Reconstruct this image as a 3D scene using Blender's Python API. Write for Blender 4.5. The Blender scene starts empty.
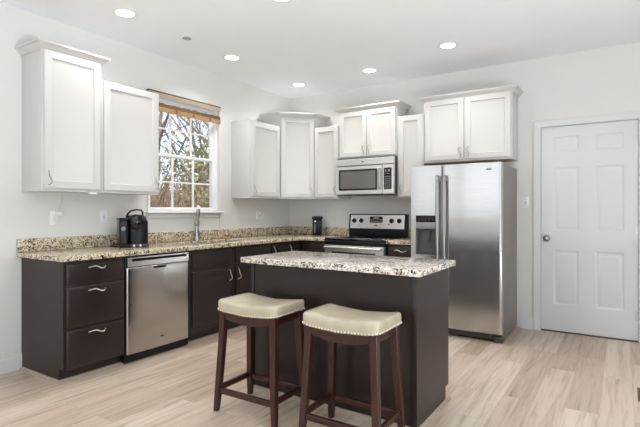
import bpy, bmesh, math, random
from math import sin, cos, pi, radians as R
from mathutils import Vector as V, Matrix

S = bpy.context.scene
COL = S.collection

# ------------------------------------------------------------------ camera
cam_data = bpy.data.cameras.new('camera')
cam_data.sensor_width = 36.0
cam_data.lens = 464.32 * 36.0 / 640.0
cam_data.shift_y = -2.92 / 640.0
cam_data.clip_start = 0.05
cam_data.clip_end = 200
cam = bpy.data.objects.new('camera', cam_data)
COL.objects.link(cam)
cam.location = (3.9487, -5.2695, 1.2378)
cam.rotation_euler = (R(90), 0, 0.57882)
S.camera = cam

# ------------------------------------------------------------------ world, daylight, added fill lights, exposure
CEIL = 2.816
world = bpy.data.worlds.new('World')
S.world = world
world.use_nodes = True
wn = world.node_tree
wn.nodes.clear()
w_out = wn.nodes.new('ShaderNodeOutputWorld')
w_bg = wn.nodes.new('ShaderNodeBackground')
w_bg.inputs[0].default_value = (0.80, 0.90, 1.0, 1)
w_bg.inputs[1].default_value = 1.35
wn.links.new(w_bg.outputs[0], w_out.inputs[0])

S.view_settings.view_transform = 'Standard'
S.view_settings.look = 'None'
S.view_settings.gamma = 1.0
S.view_settings.use_curve_mapping = False
S.view_settings.exposure = 0.14

SUN_E = 7.0
WIN_FILL_E = 6.0          # added fill at an invented window behind the camera, right
PATIO_FILL_E = 1.0        # added fill at an invented patio opening on the right
UP_FILL_E = 655.0      # added upward fill outside these two openings, to brighten the ceiling
BANK_FILL_E = 7.0         # softer added fill at two invented window banks, for the refrigerator reflection
CAN_E = 6.6           # each recessed lamp

sd = bpy.data.lights.new('sun', 'SUN'); sd.energy = SUN_E; sd.angle = R(3); sd.color = (1, .95, .88)
so = bpy.data.objects.new('sun', sd); COL.objects.link(so)
so.location = (4, -3, 12)
so.rotation_euler = V((-0.40, 0.10, -0.9)).to_track_quat('-Z', 'Y').to_euler()   # lights the wood outside, from behind the house


def area(name, loc, target, sx, sy, e, col=(.895, .955, 1.0)):
    d = bpy.data.lights.new(name, 'AREA'); d.shape = 'RECTANGLE'; d.size = sx; d.size_y = sy
    d.energy = e; d.color = col
    o = bpy.data.objects.new(name, d); COL.objects.link(o)
    o.location = loc
    o.rotation_euler = (V(target) - V(loc)).to_track_quat('-Z', 'Y').to_euler()
    return o


RX, FY = 6.4, -8.6     # right wall, front wall (behind the camera)
area('added_window_fill', (1.35, FY - 0.02, 1.9), (1.35, 0, 1.9), 2.5, 1.6, BANK_FILL_E * 1.15, (1, .985, .96))  # fill added in place of daylight, at an invented window bank
area('added_window_fill', (-0.02, -7.2, 1.9), (3, -7.2, 1.9), 2.4, 1.6, BANK_FILL_E * .9, (1, .985, .96))
area('added_window_fill', (4.6, FY - 0.02, 1.5), (4.6, 0, 1.5), 2.2, 1.6, WIN_FILL_E)
area('added_patio_fill', (RX + 0.02, -4.8, 1.1), (0, -4.8, 1.1), 3.0, 2.2, PATIO_FILL_E)
area('added_upward_fill', (RX + 1.55, -4.8, -0.04), (RX + 1.549, -4.8, 2.8), 2.6, 3.2, UP_FILL_E)  # upward fill added for the ceiling; no terrace is built
area('added_upward_fill', (4.6, FY - 1.55, -0.04), (4.6, FY - 1.549, 2.8), 2.4, 2.6, UP_FILL_E * .75)


# ------------------------------------------------------------------ materials
def new_mat(name):
    m = bpy.data.materials.new(name); m.use_nodes = True
    nt = m.node_tree
    return m, nt, nt.nodes['Principled BSDF']


def N(nt, kind, **kw):
    n = nt.nodes.new(kind)
    for k, v in kw.items():
        setattr(n, k, v)
    return n


def ramp(nt, stops, interp='LINEAR'):
    n = nt.nodes.new('ShaderNodeValToRGB')
    cr = n.color_ramp; cr.interpolation = interp
    while len(cr.elements) < len(stops):
        cr.elements.new(0.5)
    for e, (p, c) in zip(cr.elements, stops):
        e.position = p; e.color = (c[0], c[1], c[2], 1)
    return n


def coords(nt, scale=(1, 1, 1), rot=(0, 0, 0)):
    tc = N(nt, 'ShaderNodeTexCoord'); mp = N(nt, 'ShaderNodeMapping')
    mp.inputs['Scale'].default_value = scale; mp.inputs['Rotation'].default_value = rot
    nt.links.new(tc.outputs['Object'], mp.inputs['Vector'])
    return mp


def plain(name, col, rough=0.5, metal=0.0, bump=0.0, bscale=200, var=0.0, vscale=3.0, vs=(1, 1, 1), coat=0.0, spec=0.5):
    """A single-colour finish with a little procedural variation and grain."""
    m, nt, b = new_mat(name)
    b.inputs['Roughness'].default_value = rough
    b.inputs['Metallic'].default_value = metal
    b.inputs['Coat Weight'].default_value = coat
    b.inputs['Specular IOR Level'].default_value = spec
    mp = coords(nt, vs)
    n = N(nt, 'ShaderNodeTexNoise'); n.inputs['Scale'].default_value = vscale; n.inputs['Detail'].default_value = 3
    nt.links.new(mp.outputs[0], n.inputs['Vector'])
    lo = [max(0, c * (1 - var)) for c in col]; hi = [min(1, c * (1 + var)) for c in col]
    r = ramp(nt, [(0.3, lo), (0.7, hi)])
    nt.links.new(n.outputs['Fac'], r.inputs[0]); nt.links.new(r.outputs[0], b.inputs['Base Color'])
    if bump:
        n2 = N(nt, 'ShaderNodeTexNoise'); n2.inputs['Scale'].default_value = bscale; n2.inputs['Detail'].default_value = 2
        nt.links.new(mp.outputs[0], n2.inputs['Vector'])
        bp = N(nt, 'ShaderNodeBump'); bp.inputs['Strength'].default_value = bump; bp.inputs['Distance'].default_value = 0.002
        nt.links.new(n2.outputs['Fac'], bp.inputs['Height']); nt.links.new(bp.outputs[0], b.inputs['Normal'])
    return m


def steel(name, col=(.60, .585, .57), rough=0.24, stretch=(2, 2, 160), warp=0.0, metal=1.0):
    m, nt, b = new_mat(name)
    b.inputs['Metallic'].default_value = metal
    mp = coords(nt, stretch)
    n = N(nt, 'ShaderNodeTexNoise'); n.inputs['Scale'].default_value = 3; n.inputs['Detail'].default_value = 4
    nt.links.new(mp.outputs[0], n.inputs['Vector'])
    r = ramp(nt, [(0.3, [c * .93 for c in col]), (0.7, [c * 1.06 for c in col])])
    nt.links.new(n.outputs['Fac'], r.inputs[0]); nt.links.new(r.outputs[0], b.inputs['Base Color'])
    mr = N(nt, 'ShaderNodeMapRange'); mr.inputs[3].default_value = rough - .04; mr.inputs[4].default_value = rough + .05
    nt.links.new(n.outputs['Fac'], mr.inputs[0]); nt.links.new(mr.outputs[0], b.inputs['Roughness'])
    if warp:
        mp2 = coords(nt, (.6, .6, 2.2))
        n2 = N(nt, 'ShaderNodeTexNoise'); n2.inputs['Scale'].default_value = 2.2; n2.inputs['Detail'].default_value = 1
        nt.links.new(mp2.outputs[0], n2.inputs['Vector'])
        bp = N(nt, 'ShaderNodeBump'); bp.inputs['Strength'].default_value = warp; bp.inputs['Distance'].default_value = 0.02
        nt.links.new(n2.outputs['Fac'], bp.inputs['Height']); nt.links.new(bp.outputs[0], b.inputs['Normal'])
    return m


def granite(name, light, mid, dark, white, scale=1.0, rough=0.12):
    m, nt, b = new_mat(name)
    b.inputs['Roughness'].default_value = rough
    mp = coords(nt, (scale,) * 3)
    a = N(nt, 'ShaderNodeTexNoise'); a.inputs['Scale'].default_value = 26; a.inputs['Detail'].default_value = 6; a.inputs['Roughness'].default_value = .65
    nt.links.new(mp.outputs[0], a.inputs['Vector'])
    r1 = ramp(nt, [(0.36, mid), (0.47, light), (0.56, white), (0.66, light)])
    nt.links.new(a.outputs['Fac'], r1.inputs[0])
    v = N(nt, 'ShaderNodeTexVoronoi'); v.inputs['Scale'].default_value = 85
    nt.links.new(mp.outputs[0], v.inputs['Vector'])
    sep = N(nt, 'ShaderNodeSeparateColor'); nt.links.new(v.outputs['Color'], sep.inputs[0])
    c = N(nt, 'ShaderNodeTexNoise'); c.inputs['Scale'].default_value = 16; c.inputs['Detail'].default_value = 4
    nt.links.new(mp.outputs[0], c.inputs['Vector'])
    ad = N(nt, 'ShaderNodeMath', operation='MULTIPLY'); nt.links.new(sep.outputs[0], ad.inputs[0]); nt.links.new(c.outputs['Fac'], ad.inputs[1])
    gt = ramp(nt, [(0.43, (0, 0, 0)), (0.47, (1, 1, 1))])
    nt.links.new(ad.outputs[0], gt.inputs[0])
    mx = N(nt, 'ShaderNodeMix', data_type='RGBA'); mx.inputs[7].default_value = (*dark, 1)
    nt.links.new(gt.outputs[0], mx.inputs[0]); nt.links.new(r1.outputs[0], mx.inputs[6])
    # a second family of mid-brown flecks
    gt2 = ramp(nt, [(0.80, (0, 0, 0)), (0.84, (1, 1, 1))]); nt.links.new(sep.outputs[1], gt2.inputs[0])
    mx2 = N(nt, 'ShaderNodeMix', data_type='RGBA'); mx2.inputs[7].default_value = (*[k * .45 for k in mid], 1)
    nt.links.new(gt2.outputs[0], mx2.inputs[0]); nt.links.new(mx.outputs[2], mx2.inputs[6])
    nt.links.new(mx2.outputs[2], b.inputs['Base Color'])
    return m


def floor_mat():
    m, nt, b = new_mat('light_oak_planks')
    mp = coords(nt, (1, 1, 1), (0, 0, R(90)))
    br = N(nt, 'ShaderNodeTexBrick'); br.offset = 0.37; br.squash = 1
    br.inputs['Scale'].default_value = 1; br.inputs['Brick Width'].default_value = 1.22; br.inputs['Row Height'].default_value = 0.182
    br.inputs['Mortar Size'].default_value = 0.0013; br.inputs['Mortar Smooth'].default_value = .3
    br.inputs['Color1'].default_value = (0, 0, 0, 1); br.inputs['Color2'].default_value = (1, 1, 1, 1); br.inputs['Mortar'].default_value = (.5, .5, .5, 1)
    nt.links.new(mp.outputs[0], br.inputs['Vector'])
    tone = ramp(nt, [(0.0, (.53, .415, .32)), (0.3, (.62, .50, .395)), (0.7, (.67, .555, .45)), (1.0, (.75, .645, .545))])
    nt.links.new(br.outputs['Color'], tone.inputs[0])
    # grain: stretched noise, displaced plank by plank
    tc = N(nt, 'ShaderNodeTexCoord')
    off = N(nt, 'ShaderNodeVectorMath', operation='MULTIPLY_ADD')
    nt.links.new(br.outputs['Color'], off.inputs[0]); off.inputs[1].default_value = (7, 13, 5)
    nt.links.new(tc.outputs['Object'], off.inputs[2])
    mp2 = N(nt, 'ShaderNodeMapping'); mp2.inputs['Scale'].default_value = (13, .75, 1)
    nt.links.new(off.outputs[0], mp2.inputs['Vector'])
    g = N(nt, 'ShaderNodeTexNoise'); g.inputs['Scale'].default_value = 2.0; g.inputs['Detail'].default_value = 7; g.inputs['Roughness'].default_value = .62; g.inputs['Distortion'].default_value = .55
    nt.links.new(mp2.outputs[0], g.inputs['Vector'])
    gr = ramp(nt, [(0.27, (.50, .44, .39)), (0.40, (.80, .77, .74)), (0.52, (.97, .965, .955)), (0.75, (1.08, 1.08, 1.09))])
    nt.links.new(g.outputs['Fac'], gr.inputs[0])
    mul = N(nt, 'ShaderNodeMix', data_type='RGBA', blend_type='MULTIPLY'); mul.inputs[0].default_value = 1
    nt.links.new(tone.outputs[0], mul.inputs[6]); nt.links.new(gr.outputs[0], mul.inputs[7])
    seam = N(nt, 'ShaderNodeMix', data_type='RGBA'); seam.inputs[7].default_value = (.36, .28, .21, 1)
    sf = N(nt, 'ShaderNodeMath', operation='MULTIPLY'); sf.inputs[1].default_value = .55
    nt.links.new(br.outputs['Fac'], sf.inputs[0])
    nt.links.new(sf.outputs[0], seam.inputs[0]); nt.links.new(mul.outputs[2], seam.inputs[6])
    nt.links.new(seam.outputs[2], b.inputs['Base Color'])
    b.inputs['Roughness'].default_value = .42
    bp = N(nt, 'ShaderNodeBump'); bp.inputs['Strength'].default_value = .12; bp.inputs['Distance'].default_value = .002
    nt.links.new(g.outputs['Fac'], bp.inputs['Height']); nt.links.new(bp.outputs[0], b.inputs['Normal'])
    return m


def wood_dark(name, c0, c1, rough, scale=(30, 30, 3)):
    m, nt, b = new_mat(name)
    mp = coords(nt, scale)
    n = N(nt, 'ShaderNodeTexNoise'); n.inputs['Scale'].default_value = 2; n.inputs['Detail'].default_value = 5; n.inputs['Distortion'].default_value = .8
    nt.links.new(mp.outputs[0], n.inputs['Vector'])
    r = ramp(nt, [(0.3, c0), (0.7, c1)])
    nt.links.new(n.outputs['Fac'], r.inputs[0]); nt.links.new(r.outputs[0], b.inputs['Base Color'])
    b.inputs['Roughness'].default_value = rough
    return m


def emit(name, col, e):
    m, nt, b = new_mat(name)
    b.inputs['Base Color'].default_value = (*col, 1)
    b.inputs['Emission Color'].default_value = (*col, 1); b.inputs['Emission Strength'].default_value = e
    return m


def glass_mat(name, tint=(1, 1, 1), refl=1.0):
    m, nt, b = new_mat(name)
    nt.nodes.remove(b)
    out = nt.nodes['Material Output']
    t = N(nt, 'ShaderNodeBsdfTransparent'); t.inputs[0].default_value = (*tint, 1)
    g = N(nt, 'ShaderNodeBsdfGlossy'); g.inputs['Roughness'].default_value = .02
    f = N(nt, 'ShaderNodeFresnel'); f.inputs[0].default_value = 1.4
    k = N(nt, 'ShaderNodeMath', operation='MULTIPLY'); k.inputs[1].default_value = refl
    mx = N(nt, 'ShaderNodeMixShader')
    nt.links.new(f.outputs[0], k.inputs[0]); nt.links.new(k.outputs[0], mx.inputs[0])
    nt.links.new(t.outputs[0], mx.inputs[1]); nt.links.new(g.outputs[0], mx.inputs[2])
    nt.links.new(mx.outputs[0], out.inputs['Surface'])
    return m


M = {}
M['wall'] = plain('wall_paint', (.73, .72, .695), .75, bump=.08, bscale=260, var=.01)
M['ceiling'] = plain('ceiling_paint', (.91, .93, .96), .85, bump=.06, bscale=220, var=.01)
M['trim'] = plain('white_trim_paint', (.69, .69, .695), .35, var=.01)
M['cab'] = plain('white_cabinet_paint', (.61, .60, .582), .38, var=.012, vscale=2)
M['espresso'] = wood_dark('espresso_cabinet_stain', (.0165, .0096, .0080), (.0205, .0118, .0098), .36)
M['gap'] = plain('dark_recess', (.012, .010, .010), .6)
M['nickel'] = plain('satin_nickel', (.86, .84, .80), .32, .85)
M['nickel_dark'] = plain('brushed_nickel_pull', (.42, .405, .39), .30, 1.0)
M['faucet'] = plain('brushed_nickel_faucet', (.46, .44, .42), .26, 1.0)
M['vinyl'] = plain('white_window_vinyl', (.90, .90, .90), .3)
M['steel_bright'] = steel('bright_stainless', (.80, .785, .77), rough=.28)
M['steel_bar'] = plain('satin_steel_bar', (.36, .35, .34), .28, 1.0)
M['chrome'] = plain('polished_chrome', (.75, .75, .76), .10, 1.0)
M['steel'] = steel('brushed_stainless', rough=.22)
M['steel_warp'] = steel('brushed_stainless_door', (.46, .435, .425), rough=.17, stretch=(160, 160, 2), warp=.10)
M['fridge'] = steel('stainless_fridge_door', (.52, .505, .49), rough=.15, stretch=(2, 2, 160), warp=.06, metal=.86)
M['fridge_side'] = plain('grey_fridge_side', (.245, .222, .20), .38, .3, bump=.1, bscale=500)
M['black'] = plain('black_plastic', (.006, .006, .0065), .32, spec=.28)
M['black_gloss'] = plain('black_glass_enamel', (.008, .008, .009), .06)
M['dark_grey'] = plain('dark_grey_plastic', (.06, .057, .055), .4)
M['mid_grey'] = plain('grey_plastic', (.30, .30, .31), .35)
M['silver'] = plain('silver_plastic', (.60, .60, .61), .3, .6)
M['mw_window'] = plain('microwave_window_glass', (.16, .15, .145), .12, .25, var=.1)
M['white_plastic'] = plain('white_plastic', (.85, .85, .84), .3)
M['lens'] = emit('lamp_lens', (1, .98, .95), 3.0)
M['red_led'] = emit('red_display', (.55, .20, .16), .15)
M['button'] = plain('pale_button', (.55, .55, .54), .4)
M['granite'] = granite('beige_granite', (.56, .47, .32), (.36, .25, .125), (.014, .012, .011), (.80, .73, .60), 1.4)
M['granite_island'] = granite('pale_granite', (.62, .55, .47), (.42, .33, .245), (.016, .015, .015), (.84, .81, .76), 1.4)
M['floor'] = floor_mat()
M['shoe'] = wood_dark('light_oak_shoe', (.36, .285, .22), (.46, .38, .31), .5)
M['stool_wood'] = wood_dark('mahogany_stain', (.026, .0072, .0055), (.056, .0150, .0105), .34)
M['leather'] = plain('cream_leather', (.50, .435, .325), .24, 0, bump=.3, bscale=60, var=.10, vscale=9)
M['nail'] = plain('pewter_nail', (.80, .75, .66), .25, .9)
M['bamboo'] = wood_dark('bamboo_slats', (.30, .17, .07), (.60, .39, .19), .55, (60, 2, 90))
M['bamboo_dark'] = wood_dark('dark_bamboo_slats', (.075, .038, .015), (.25, .135, .055), .55, (60, 2, 90))
M['bamboo_pale'] = wood_dark('pale_bamboo_slats', (.42, .33, .25), (.58, .48, .38), .6, (120, 3, 160))
M['cord'] = plain('white_cord', (.70, .66, .60), .6)
M['wood_raw'] = wood_dark('unfinished_underside', (.42, .29, .18), (.55, .40, .26), .6)
M['glass'] = glass_mat('window_glass', refl=.5)
M['dispenser'] = plain('dispenser_grey_plastic', (.105, .10, .10), .35)
M['dispenser_hood'] = plain('dispenser_hood_grey', (.30, .30, .31), .35, .3)
M['tank'] = plain('smoky_tank_plastic', (.020, .020, .022), .16, spec=.3)
M['bark'] = wood_dark('grey_bark', (.10, .08, .065), (.30, .26, .22), .9, (6, 6, 2))
M['leaf_green'] = plain('olive_leaves', (.30, .29, .05), .6, var=.5, vscale=30)
M['leaf_yellow'] = plain('yellow_green_leaves', (.23, .22, .035), .6, var=.55, vscale=30)
M['leaf_dark'] = plain('deep_green_leaves', (.15, .15, .04), .6, var=.5, vscale=30)
M['brush'] = plain('dry_brush_twigs', (.26, .195, .135), .9, var=.5, vscale=8)
M['ground'] = plain('leaf_litter_ground', (.17, .125, .08), .95, var=.45, vscale=2, bump=.4, bscale=12)
M['vent'] = plain('brown_metal_grille', (.13, .085, .055), .45, .3)
M['brass_dark'] = plain('aged_nickel', (.30, .29, .28), .25, 1.0)


# ------------------------------------------------------------------ mesh helpers
class MB:
    def __init__(self):
        self.bm = bmesh.new()

    def box(self, x0, x1, y0, y1, z0, z1, bev=0.0, seg=2):
        r = bmesh.ops.create_cube(self.bm, size=1.0)
        vs = r['verts']
        for v in vs:
            v.co = V(((x0 + x1) / 2 + v.co.x * (x1 - x0), (y0 + y1) / 2 + v.co.y * (y1 - y0), (z0 + z1) / 2 + v.co.z * (z1 - z0)))
        if bev:
            es = list({e for v in vs for e in v.link_edges})
            bmesh.ops.bevel(self.bm, geom=es, offset=bev, segments=seg, profile=.5, affect='EDGES')
        return self

    def loft(self, loops, close=True, cap0=True, cap1=True):
        """loops: lists of points, equal lengths."""
        rows = [[self.bm.verts.new(p) for p in lp] for lp in loops]
        n = len(rows[0])
        for a, b in zip(rows, rows[1:]):
            for i in range(n if close else n - 1):
                j = (i + 1) % n
                try:
                    self.bm.faces.new((a[i], a[j], b[j], b[i]))
                except ValueError:
                    pass
        if cap0 and close:
            self.bm.faces.new(rows[0][::-1])
        if cap1 and close:
            self.bm.faces.new(rows[-1])
        return self

    def tube(self, pts, r, seg=8, cap=True):
        pts = [V(p) for p in pts]
        rs = r if isinstance(r, (list, tuple)) else [r] * len(pts)
        loops = []
        t0 = (pts[1] - pts[0]).normalized()
        up = V((0, 0, 1)) if abs(t0.z) < .9 else V((1, 0, 0))
        u = t0.cross(up).normalized()
        for i, p in enumerate(pts):
            a = pts[max(i - 1, 0)]; b = pts[min(i + 1, len(pts) - 1)]
            t = (b - a).normalized()
            u = (u - t * u.dot(t)).normalized()
            w = t.cross(u)
            loops.append([p + (u * cos(2 * pi * k / seg) + w * sin(2 * pi * k / seg)) * rs[i] for k in range(seg)])
        return self.loft(loops, True, cap, cap)

    def cyl(self, p0, p1, r0, r1=None, seg=24):
        return self.tube([p0, p1], [r0, r0 if r1 is None else r1], seg)

    def lathe(self, prof, c=(0, 0, 0), axis='z', seg=28):
        """prof: (radius, height) pairs about an axis through c."""
        loops = []
        for r, h in prof:
            r = max(r, 1e-4)
            lp = []
            for k in range(seg):
                a = 2 * pi * k / seg
                x, y = r * cos(a), r * sin(a)
                p = {'z': (x, y, h), '-y': (x, -h, y), 'x': (h, x, y)}[axis]
                lp.append(V(c) + V(p))
            loops.append(lp)
        return self.loft(loops)

    def rings(self, rr, cap0=True, cap1=True):
        """rectangles in the local x-z plane: (x0, x1, z0, z1, y)."""
        return self.loft([[(a, y, c), (b, y, c), (b, y, d), (a, y, d)] for a, b, c, d, y in rr], True, cap0, cap1)

    def shaker(self, x0, x1, z0, z1, yb, t, stile=.056, dep=.013, bev=.008):
        yf = yb - t
        s, b = stile, bev
        return self.rings([(x0, x1, z0, z1, yb), (x0, x1, z0, z1, yf + .003),
                           (x0 + .003, x1 - .003, z0 + .003, z1 - .003, yf),
                           (x0 + s, x1 - s, z0 + s, z1 - s, yf),
                           (x0 + s + .003, x1 - s - .003, z0 + s + .003, z1 - s - .003, yf + dep * .8),
                           (x0 + s + b, x1 - s - b, z0 + s + b, z1 - s - b, yf + dep)])

    def slab(self, x0, x1, z0, z1, yb, t):
        yf = yb - t
        return self.rings([(x0, x1, z0, z1, yb), (x0, x1, z0, z1, yf + .008),
                           (x0 + .004, x1 - .004, z0 + .004, z1 - .004, yf + .005),
                           (x0 + .018, x1 - .018, z0 + .018, z1 - .018, yf + .001),
                           (x0 + .022, x1 - .022, z0 + .022, z1 - .022, yf)])

    def sweep(self, prof, path):
        """closed profile (out, z) along a plan polyline; out is to the right of travel."""
        pts = [V((p[0], p[1])) for p in path]
        nr = []
        for a, b in zip(pts, pts[1:]):
            d = (b - a).normalized(); nr.append(V((d.y, -d.x)))
        loops = []
        for i, p in enumerate(pts):
            n1 = nr[max(i - 1, 0)]; n2 = nr[min(i, len(nr) - 1)]
            m = (n1 + n2) / (1 + n1.dot(n2))
            loops.append([(p.x + m.x * o, p.y + m.y * o, z) for o, z in prof])
        return self.loft(loops)

    def grid_slab(self, us, vs, skip, w0, w1, f, bev=0.0):
        """a slab over the cells of a grid (holes where skip says so); f maps (u, v, w) to a point."""
        bm = self.bm
        nu, nv = len(us) - 1, len(vs) - 1
        on = lambda i, j: 0 <= i < nu and 0 <= j < nv and not skip(i, j)
        cache = {}

        def vt(i, j, k):
            if (i, j, k) not in cache:
                cache[(i, j, k)] = bm.verts.new(f(us[i], vs[j], (w0, w1)[k]))
            return cache[(i, j, k)]
        for i in range(nu):
            for j in range(nv):
                if not on(i, j):
                    continue
                bm.faces.new((vt(i, j, 1), vt(i + 1, j, 1), vt(i + 1, j + 1, 1), vt(i, j + 1, 1)))
                bm.faces.new((vt(i, j + 1, 0), vt(i + 1, j + 1, 0), vt(i + 1, j, 0), vt(i, j, 0)))
                for di, dj, a, b in ((-1, 0, (i, j + 1), (i, j)), (1, 0, (i + 1, j), (i + 1, j + 1)), (0, -1, (i, j), (i + 1, j)), (0, 1, (i + 1, j + 1), (i, j + 1))):
                    if not on(i + di, j + dj):
                        bm.faces.new((vt(*a, 0), vt(*b, 0), vt(*b, 1), vt(*a, 1)))
        bmesh.ops.recalc_face_normals(bm, faces=bm.faces)
        if bev:
            bm.edges.ensure_lookup_table()
            es = [e for e in bm.edges if len(e.link_faces) == 2 and e.calc_face_angle() > 1.0]
            bmesh.ops.bevel(bm, geom=es, offset=bev, segments=3, profile=.5, affect='EDGES')
        return self

    def build(self, name, mat, parent=None, loc=None, rotz=None, smooth=35):
        bmesh.ops.recalc_face_normals(self.bm, faces=self.bm.faces)
        me = bpy.data.meshes.new(name)
        self.bm.to_mesh(me); self.bm.free()
        if smooth:
            for p in me.polygons:
                p.use_smooth = True
            me.set_sharp_from_angle(angle=R(smooth))
        for mt in (mat if isinstance(mat, (list, tuple)) else [mat]):
            me.materials.append(M[mt] if isinstance(mt, str) else mt)
        o = bpy.data.objects.new(name, me); COL.objects.link(o)
        if parent is not None:
            o.parent = parent
        if loc is not None:
            o.location = loc
        if rotz is not None:
            o.rotation_euler = (0, 0, rotz)
        return o


def thing(name, label, cat, loc=(0, 0, 0), rotz=0.0, group=None):
    o = bpy.data.objects.new(name, None); COL.objects.link(o)
    o.empty_display_size = .1
    o.location = loc; o.rotation_euler = (0, 0, rotz)
    o['label'] = label; o['category'] = cat
    if group:
        o['group'] = group
    return o


def tag(o, label, cat, group=None, kind=None):
    o['label'] = label; o['category'] = cat
    if group: o['group'] = group
    if kind: o['kind'] = kind
    return o


def struct(o):
    o['kind'] = 'structure'
    return o


def label(o, text):
    o['label'] = text
    return o


LEFT = R(90)     # local +x runs along world +y, local -y faces into the room


def pull(parent, x, z, y, vertical, L=.105, name='handle', mat='nickel'):
    """a wavy bar pull: two posts and an S of satin nickel."""
    b = MB()
    pts, rs = [], []
    for i in range(17):
        t = i / 16.0
        s = (t - .5) * L
        lat = .0105 * sin(2 * pi * t)
        out = .026 * min(1.0, sin(pi * t) ** .8 * 1.7)
        pts.append((x + lat, y - out, z + s) if vertical else (x + s, y - out, z + lat))
        rs.append(.0030 + .0016 * sin(pi * t))
    b.tube(pts, rs, 8)
    for s in (-.5, .5):
        c = (x, y, z + s * L) if vertical else (x + s * L, y, z)
        b.cyl((c[0], y + .0005, c[2]), (c[0], y - .006, c[2]), .0050, .0042, 12)
    return b.build(name, mat, parent)


# ================================================================== STRUCTURE
WT = .14
b = MB(); b.box(-.14, RX + .14, FY - .14, .14, -.10, 0); struct(b.build('floor', 'floor', smooth=0))
b = MB(); b.box(-.14, RX + .14, FY - .14, .14, CEIL, CEIL + .1); struct(b.build('ceiling', 'ceiling', smooth=0))

WY0, WY1, WZ0, WZ1 = -2.342, -1.388, 1.220, 2.42
b = MB(); b.grid_slab([FY - .14, -8.4, -6.0, WY0, WY1, .14], [0, 1.1, WZ0, WZ1, 2.7, CEIL], lambda i, j: (i == 3 and j == 2) or (i == 1 and 0 < j < 4), -WT, 0, lambda u, v, w: (w, u, v))
struct(b.build('wall_left', 'wall', smooth=0))
DX0, DX1, DZ1 = 3.230, 4.071, 2.100
b = MB(); b.grid_slab([0, DX0, DX1, RX + .14], [0, DZ1, CEIL], lambda i, j: i == 1 and j == 0, 0, WT, lambda u, v, w: (u, w, v))
struct(b.build('wall_back', 'wall', smooth=0))
b = MB(); b.grid_slab([FY - .14, -6.3, -3.3, 0], [0, 2.25, CEIL], lambda i, j: i == 1 and j == 0, RX, RX + WT, lambda u, v, w: (w, u, v))
struct(b.build('wall_right', 'wall', smooth=0))
b = MB(); b.grid_slab([0, .1, 2.6, 3.5, 5.7, RX], [0, 1.1, 2.3, 2.7, CEIL], lambda i, j: (i == 1 and j in (1, 2)) or (i == 3 and j in (0, 1)), FY - WT, FY, lambda u, v, w: (u, w, v))
struct(b.build('wall_front', 'wall', smooth=0))

BB = [(0, 0), (.014, 0), (.014, .095), (.011, .108), (.006, .114), (.006, .122), (0, .126)]
b = MB(); b.sweep(BB, [(0, FY), (0, -3.506)]); struct(b.build('baseboard_left', 'trim'))
b = MB(); b.sweep(BB, [(3.03, 0), (3.160, 0)]); b.sweep(BB, [(4.142, 0), (RX, 0)]); struct(b.build('baseboard_back', 'trim'))
b = MB(); b.sweep(BB, [(RX, 0), (RX, -3.25)]); b.sweep(BB, [(RX, -6.36), (RX, FY)]); struct(b.build('baseboard_right', 'trim'))
b = MB(); b.sweep(BB, [(RX, FY), (0, FY)]); struct(b.build('baseboard_front', 'trim'))

# shoe moulding at the foot of the dark cabinets
SH = [(0, 0), (.019, 0), (.0185, .006), (.015, .013), (.009, .018), (0, .020)]
b = MB(); b.sweep(SH, [(.015, -3.5045), (.556, -3.5045), (.556, -1.0)]); struct(b.build('trim_1', 'shoe'))
b = MB(); b.sweep(SH, [(1.760, -2.33), (1.760, -2.8005), (2.9855, -2.8005), (2.9855, -2.25)]); struct(b.build('trim_2', 'shoe'))

# ---- window over the sink
w = bpy.data.objects.new('window_1', None); COL.objects.link(w); w['kind'] = 'structure'
w.location = (0, WY0, WZ0); w.rotation_euler = (0, 0, LEFT)
ww, wh = WY1 - WY0, WZ1 - WZ0


def frame_box(mb, x0, x1, z0, z1, y0, y1, t, bev=.003):
    mb.box(x0, x0 + t, y0, y1, z0, z1, bev); mb.box(x1 - t, x1, y0, y1, z0, z1, bev)
    mb.box(x0 + t, x1 - t, y0, y1, z0, z0 + t, bev); mb.box(x0 + t, x1 - t, y0, y1, z1 - t, z1, bev)


b = MB(); frame_box(b, .0, ww, .0, wh, .02, .13, .021); b.build('window_frame', 'vinyl', w)
mid = 1.815 - WZ0
for nm, z0, z1, y0 in (('lower_sash', .022, mid + .018, .040), ('upper_sash', mid - .016, wh - .022, .076)):
    b = MB()
    frame_box(b, .023, ww - .023, z0, z1, y0, y0 + .030, .031)
    ix0, ix1, iz0, iz1 = .054, ww - .054, z0 + .031, z1 - .031
    for k in (1, 2):
        x = ix0 + (ix1 - ix0) * k / 3
        b.box(x - .009, x + .009, y0 + .006, y0 + .024, iz0, iz1, .002)
    zz = (iz0 + iz1) / 2
    b.box(ix0, ix1, y0 + .007, y0 + .023, zz - .009, zz + .009, .002)
    sash = b.build(nm, 'vinyl', w)
    b = MB(); b.box(ix0, ix1, y0 + .013, y0 + .017, iz0, iz1); b.build('glass_pane', 'glass', sash, smooth=0)
b = MB(); b.box(ww / 2 - .03, ww / 2 + .03, .034, .050, mid + .016, mid + .028, .003); b.build('sash_lock', 'white_plastic', w)
# flat casing down each side, stool and apron
b = MB()
b.box(-.014, -.001, -.013, -.0005, .008, wh + .014, .002); b.box(ww + .001, ww + .014, -.013, -.0005, .008, wh + .014, .002)
b.box(-.001, ww + .001, -.013, -.0005, wh - .002, wh + .014, .002)
b.build('window_casing', 'vinyl', w)
b = MB(); b.box(-.045, ww + .045, -.055, .03, -.008, .009, .004); b.build('window_sill', 'vinyl', w)
b = MB(); b.box(-.030, ww + .030, -.016, -.0005, -.058, -.009, .003); b.build('window_apron', 'trim', w)

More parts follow.
